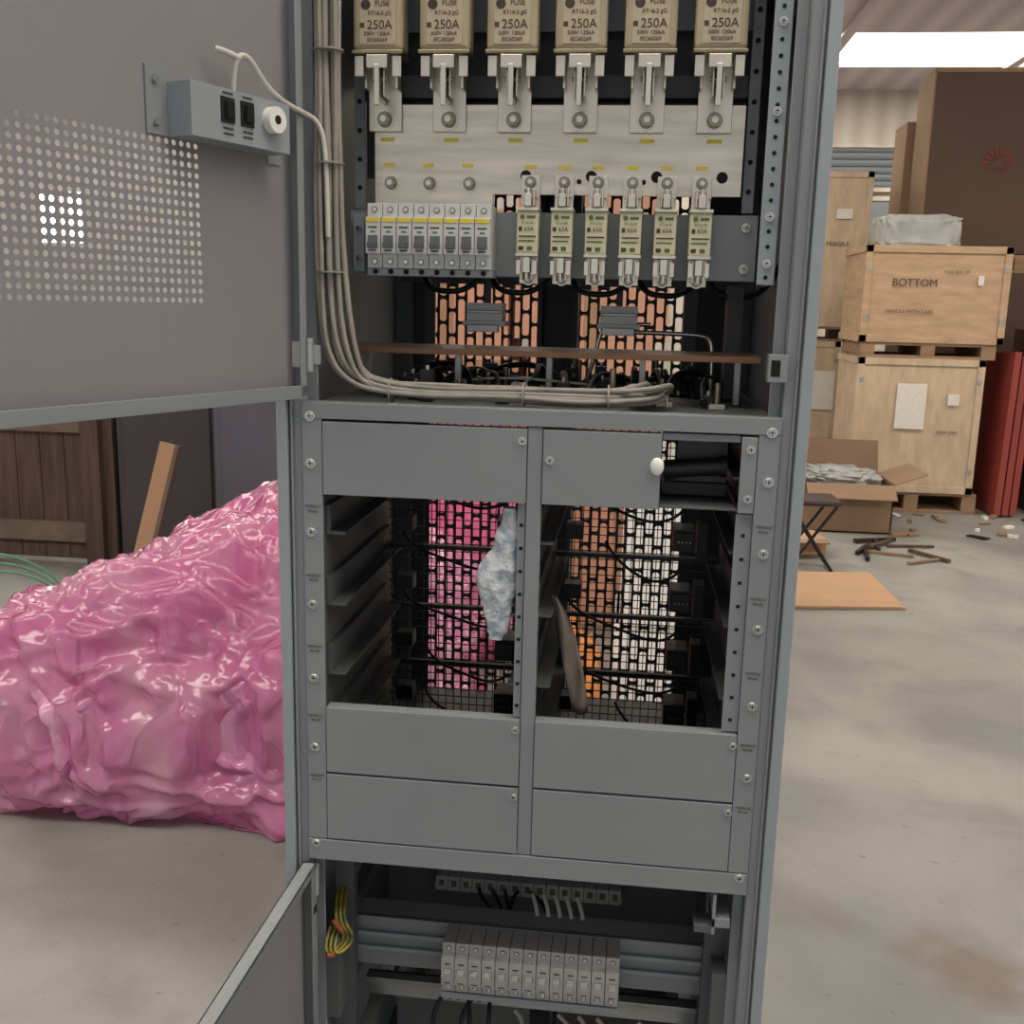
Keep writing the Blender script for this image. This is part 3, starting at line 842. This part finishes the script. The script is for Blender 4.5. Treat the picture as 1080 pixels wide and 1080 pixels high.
pallet(b,0.9,1.85,7.9,8.7,0,0.2);crate_body(b,0.85,1.85,7.9,8.7,0.2,1.2,PLY2)
pallet(b,0.9,1.95,7.9,8.7,1.2,0.12);crate_body(b,0.9,2.0,7.9,8.7,1.32,2.58,PLY2)
b.box(1.62,1.82,7.88,7.886,0.62,0.95,PAPER);b.box(1.72,1.85,7.88,7.886,2.2,2.28,PAPER)
b.build('crates',st2,0.003)
text('crate_print','FRAGILE',(1.75,7.885,2.0),0.05,INK,st2)
def lump(name,c,r,m,amp,freq,sub=5,parent=None,seed=0.0,clampz=None,pw=0.7):
    bm=bmesh.new();bmesh.ops.create_icosphere(bm,subdivisions=sub,radius=1.0)
    for v in bm.verts:
        d=v.co.normalized()
        s=1.0+amp*(noise.turbulence(d*freq+Vector((seed,0,0)),4,True)-0.5)
        q=Vector((math.copysign(abs(d.x)**pw,d.x)*r[0],math.copysign(abs(d.y)**pw,d.y)*r[1],math.copysign(abs(d.z)**pw,d.z)*r[2]))*s
        q+=Vector(c)
        if clampz is not None and q.z<clampz:q.z=clampz
        v.co=q
    me=bpy.data.meshes.new(name);bm.to_mesh(me);bm.free()
    for p in me.polygons:p.use_smooth=True
    me.materials.append(m)
    ob=bpy.data.objects.new(name,me);S.collection.objects.link(ob)
    if parent:ob.parent=parent
    return ob
lump('wrapped_packages',(2.12,6.95,2.02),(0.30,0.22,0.13),FILMG,0.12,2.2,5,None,seed=5,clampz=1.925,pw=0.35)
st3=empty('shipping_carton_stack')
b=MB()
pallet(b,2.95,3.9,7.6,8.5,0,0.15);b.box(2.95,3.95,7.6,8.5,0.15,1.78,CARDD);pallet(b,2.35,3.9,7.6,8.5,1.78,0.14)
b.box(2.35,2.93,7.9,8.5,0.0,1.78,CARDD)
b.box(2.34,3.75,7.6,8.05,1.925,3.31,CARDD)
b.box(2.34,3.75,7.594,7.6,3.28,3.31,CARD);b.box(2.325,2.34,7.6,8.05,1.93,3.31,CARD)  # left sheet is paler: the carton's lit side put into the colour
b.box(2.27,2.42,8.1,8.5,1.925,3.0,CARD)
b.build('cartons',st3,0.004)
b=MB()
LOGO=mat('carton_print_red',srgb(112,54,46),0.7)
for k in range(8):
    t=math.radians(4+k*172/7.0)
    T=Matrix.Translation((2.86,7.592,2.61))@Matrix.Rotation(-(t-math.pi/2),4,'Y')
    vs=[(0,0,0.03),(0.016,0,0.09),(0.010,0,0.125),(-0.010,0,0.125),(-0.016,0,0.09)]
    b.add(vs,[(0,1,2,3,4)],LOGO,False,T)
b.build('carton_flower_mark',st3)
text('carton_print','UPS600',(2.86,7.592,2.56),0.05,LOGO,st3)

b=MB()
for k in range(3):
    T=Matrix.Translation((2.76+k*0.065,6.50+0.03*k,0.0))@Matrix.Rotation(math.radians(2),4,'Y')@Matrix.Rotation(math.radians(-3),4,'X')
    b.box(0,0.045,0,0.8,0.02,1.2-0.03*k,REDP,T)
b.build('red_board_stack')
b=MB()
b.box(3.1,3.95,6.7,7.4,0.0,0.5,CARDD);b.box(3.05,3.85,6.8,7.35,0.5,1.35,CARDD);b.box(3.05,3.85,6.79,6.8,0.9,0.95,CARD)
b.build('brown_carton_pile',None,0.005)
b=MB()
for k in range(26):
    x=1.9+random.random()*1.6;y_=5.6+random.random()*0.9;w=0.02+random.random()*0.05
    T=Matrix.Translation((x,y_,0.004))@Matrix.Rotation(random.random()*3,4,'Z')
    b.box(-w,w,-w*0.5,w*0.5,0,0.006+random.random()*0.02,random.choice([FOAM,CARD,PAPER,DARK]),T)
b.build('floor_litter')

oc=empty('open_carton')
b=MB()
x0,x1,y0,y1=1.27,1.86,5.75,6.25;t=0.008;h=0.33
CARDI=mat('cardboard_inside',srgb(128,104,84),0.85,var=0.06,vscale=5)
b.box(x0,x1,y0,y1,0,0.01,CARDI)
b.box(x0,x1,y0,y0+t,0,h,CARD);b.box(x0,x1,y1-t,y1,0,h,CARDI);b.box(x0,x0+t,y0,y1,0,h,CARD);b.box(x1-t,x1,y0,y1,0,h,CARDI)
T=Matrix.Translation((0,y1,h))@Matrix.Rotation(math.radians(-20),4,'X');b.box(x0,x1,-t,0,0,0.24,CARDI,T)
T=Matrix.Translation((0,y0,h))@Matrix.Rotation(math.radians(125),4,'X');b.box(x0+0.02,x1,-t,0,0,0.14,CARD,T)
T=Matrix.Translation((x1,0,h))@Matrix.Rotation(math.radians(70),4,'Y');b.box(-t,0,y0,y1,0,0.22,CARD,T)
b.build('carton_shell',oc)
lump('packing_film',(1.55,6.0,0.33),(0.25,0.2,0.08),FILMG,0.4,2.5,5,oc,seed=9)

sto=empty('folding_stool')
b=MB()
b.box(0.99,1.28,4.52,4.80,0.395,0.425,STOOLM);b.build('seat',sto,0.01)
b=MB()
for y_ in (4.54,4.78):
    b.cyl((1.00,y_,0.01),(1.26,y_,0.395),0.009,DARK,10);b.cyl((1.27,y_,0.01),(1.01,y_,0.395),0.009,DARK,10)
for x in (1.00,1.27):
    b.cyl((x,4.54,0.012),(x,4.78,0.012),0.009,STEEL,10)
b.build('legs',sto)
b=MB()
T=Matrix.Translation((0.92,3.84,0.003))@Matrix.Rotation(math.radians(9),4,'Z')@Matrix.Rotation(math.radians(6),4,'X')
b.box(0,0.60,0,0.50,0,0.008,CARD2,T)
T2=Matrix.Translation((0.92,3.84,0.003))@Matrix.Rotation(math.radians(9),4,'Z')
b.box(0.02,0.58,0.0,0.006,0,0.012,CARD,T2);b.box(0.02,0.58,0.48,0.486,0,0.045,CARD,T2)
b.build('flattened_cardboard')
b=MB()
T=Matrix.Translation((0.92,4.98,0.003))@Matrix.Rotation(math.radians(8),4,'Z');b.box(0,0.40,0,0.26,0,0.10,CARD2,T);b.box(0.01,0.39,-0.10,0.0,0.09,0.1,CARD,T)
b.build('small_carton',None,0.003)
b=MB()
for k in range(9):
    T=Matrix.Translation((1.55+random.random()*0.42,4.95+random.random()*0.55,0.006))@Matrix.Rotation(random.random()*3,4,'Z')
    b.box(-0.15,0.15,-0.011,0.011,0,0.012+random.random()*0.012,random.choice([DWOOD,STOOLM,CARD,DARK]),T)
b.build('scrap_offcuts')

# pink plastic bag : outer translucent film over crumpled inner film
pb=empty('pink_plastic_bag')
def crease(p,f,seed):
    q=Vector((p.x*f+seed,p.y*f,p.z*f*0.6))
    q=q+noise.noise_vector(q*0.8)*0.6
    return 1-abs(noise.noise(q))*2
def bag(name,m,sd,offset,sub=7):
    bm=bmesh.new();bmesh.ops.create_icosphere(bm,subdivisions=sub,radius=1.0)
    for v in bm.verts:
        d=v.co.normalized()
        q=Vector((math.copysign(abs(d.x)**0.8,d.x)*0.83,math.copysign(abs(d.y)**0.8,d.y)*0.65,math.copysign(abs(d.z)**0.72,d.z)))
        u=(q.x+0.82)/1.64
        u=max(0,min(1,u))
        top=0.27+0.33*math.sin(min(1,u*1.3)*math.pi/2)
        zc=0.24
        if q.z>0:q.z=zc+q.z*top
        else:q.z=zc+q.z*0.40
        s=-offset
        s+=0.12*noise.noise(d*1.7+Vector((4,1,2)))
        s+=0.060*(crease(d,2.4,1.0+sd)-0.6)
        s+=0.050*(crease(d,4.6,3.0+sd)-0.6)
        s+=0.026*(crease(d,9.5,8.0+sd)-0.6)
        s+=0.007*(crease(d,19.0,11.0+sd)-0.6)
        q=q+Vector((d.x,d.y,d.z))*s
        if q.z<0.004:q.z=0.004+0.004*abs(noise.noise(d*9))+offset*0.02
        v.co=q+Vector((-1.13,1.89,0))
    me=bpy.data.meshes.new(name);bm.to_mesh(me);bm.free()
    for p in me.polygons:p.use_smooth=True
    me.materials.append(m)
    o=bpy.data.objects.new(name,me);S.collection.objects.link(o);o.parent=pb
bag('outer_film',PINK,0.0,0.0)
bag('inner_bulk',PINKIN,7.3,0.05,7)
lump('pink_wrapped_bundle',(-0.62,2.95,0.55),(0.34,0.28,0.58),PINKB,0.16,2.6,5,None,seed=21,clampz=0.003,pw=0.5)

# left background
b=MB()
x=-4.6
while x<-2.72:
    b.box(x,x+0.135,4.0,4.03,0.02,1.33,DWOOD);x+=0.14
for z in (0.12,0.72,1.22):
    b.box(-4.6,-2.72,3.965,4.0,z,z+0.11,DWOOD2)
b.box(-2.80,-2.70,3.95,4.0,0.0,1.33,DWOOD);b.box(-3.75,-3.65,3.95,4.0,0.0,1.33,DWOOD)
T=Matrix.Translation((-3.35,3.945,0.78))@Matrix.Rotation(math.radians(40),4,'Y');b.box(-0.04,0.04,0,0.02,0,0.6,DWOOD2,T)
for xx in (-4.6,-2.78):
    b.box(xx,xx+0.08,4.03,4.9,0.0,1.33,DWOOD)
b.box(-4.6,-2.7,4.03,4.9,1.30,1.33,DWOOD)
b.build('weathered_plank_crate')
b=MB()
T=Matrix.Translation((-2.27,3.3,0.0))@Matrix.Rotation(math.radians(12),4,'Y')@Matrix.Rotation(math.radians(-10),4,'X')
b.box(0,0.075,0,0.03,0,0.80,CARD2,T);b.box(0.075,0.095,0,0.05,0,0.80,DWOOD2,T)
b.build('leaning_timber_plank')
b=MB()
b.box(-2.62,-2.05,4.0,4.6,0.0,1.32,SHADOWD);b.box(-2.58,-2.09,3.985,4.0,0.1,1.28,SHADOWD)  # dark panel block that stands in for the shadow beside the crate
b.build('dark_shadow_panel',None,0.006)
b=MB()
b.box(-1.95,-1.15,3.7,4.4,0.0,1.33,STACKG);b.box(-1.91,-1.57,3.685,3.7,0.08,1.28,STACKG);b.box(-1.53,-1.19,3.685,3.7,0.08,1.28,STACKG)
b.cyl((-1.60,3.66,0.9),(-1.60,3.66,1.05),0.01,STEEL,10)
b.build('grey_equipment_cabinet',None,0.006)
gp=[]
for k in range(3):
    o_=k*0.05
    gp.append([(-3.4,3.1,0.01),(-3.1,3.0+o_,0.12+o_),(-2.75,3.0,0.24+o_),(-2.45,3.0+o_,0.20),(-2.35,3.0,0.05),(-2.5,2.9,0.01),(-3.0,2.85,0.01)])
tubes('green_packing_strap',gp,0.006,GREENW)

bs=empty('carton_stack')
b=MB()
for (x0,x1,z0,z1,m) in ((-1.0,-0.3,0,0.62,CARD),(-0.28,0.45,0,0.7,CARDP),(-0.98,-0.4,0.62,1.2,CARD2),(-0.36,0.2,0.7,1.3,CARDP),(-1.0,-0.45,1.2,1.85,CARDP),(-0.42,0.25,1.3,1.95,CARDP),(0.46,0.8,0,0.6,CARD)):
    b.box(x0,x1,3.4,4.0,z0,z1,m);b.box((x0+x1)/2-0.03,(x0+x1)/2+0.03,3.396,3.4,z0,z1,CARD2)
b.build('cartons',bs,0.005)
b=MB()
b.box(0.08,0.56,2.1,2.5,0.0,0.42,FOAM);b.box(0.10,0.54,2.08,2.5,0.42,0.90,FOAM);b.box(0.08,0.56,2.09,2.5,0.40,0.42,PAPER)
b.build('foam_packing_blocks',None,0.01)
lump('orange_wrapped_parcel',(-0.08,2.0,0.20),(0.13,0.13,0.22),ORANGE,0.3,2.5,4,None,seed=2,clampz=0.003)

# ================================================================ LIGHT
w=bpy.data.worlds.new('world');S.world=w;w.use_nodes=True
bg=w.node_tree.nodes['Background'];bg.inputs[0].default_value=(0.98,0.975,0.98,1);bg.inputs[1].default_value=0.6

# ================================================================ CAMERA
al=math.radians(6.5);pt=math.radians(11.5);ro=math.radians(1.36)
f=Vector((-math.sin(al)*math.cos(pt),math.cos(al)*math.cos(pt),-math.sin(pt)))
r0=Vector((math.cos(al),math.sin(al),0));u0=r0.cross(f)
R=math.cos(ro)*r0+math.sin(ro)*u0;U=-math.sin(ro)*r0+math.cos(ro)*u0
cd=bpy.data.cameras.new('camera');cd.sensor_width=36;cd.sensor_height=36;cd.lens=36;cd.clip_start=0.02;cd.clip_end=100
co=bpy.data.objects.new('camera',cd);S.collection.objects.link(co)
M=Matrix.Identity(4)
for i in range(3):
    M[i][0]=R[i];M[i][1]=U[i];M[i][2]=-f[i]
M[0][3],M[1][3],M[2][3]=0.108,-1.164,1.45
co.matrix_world=M
S.camera=co
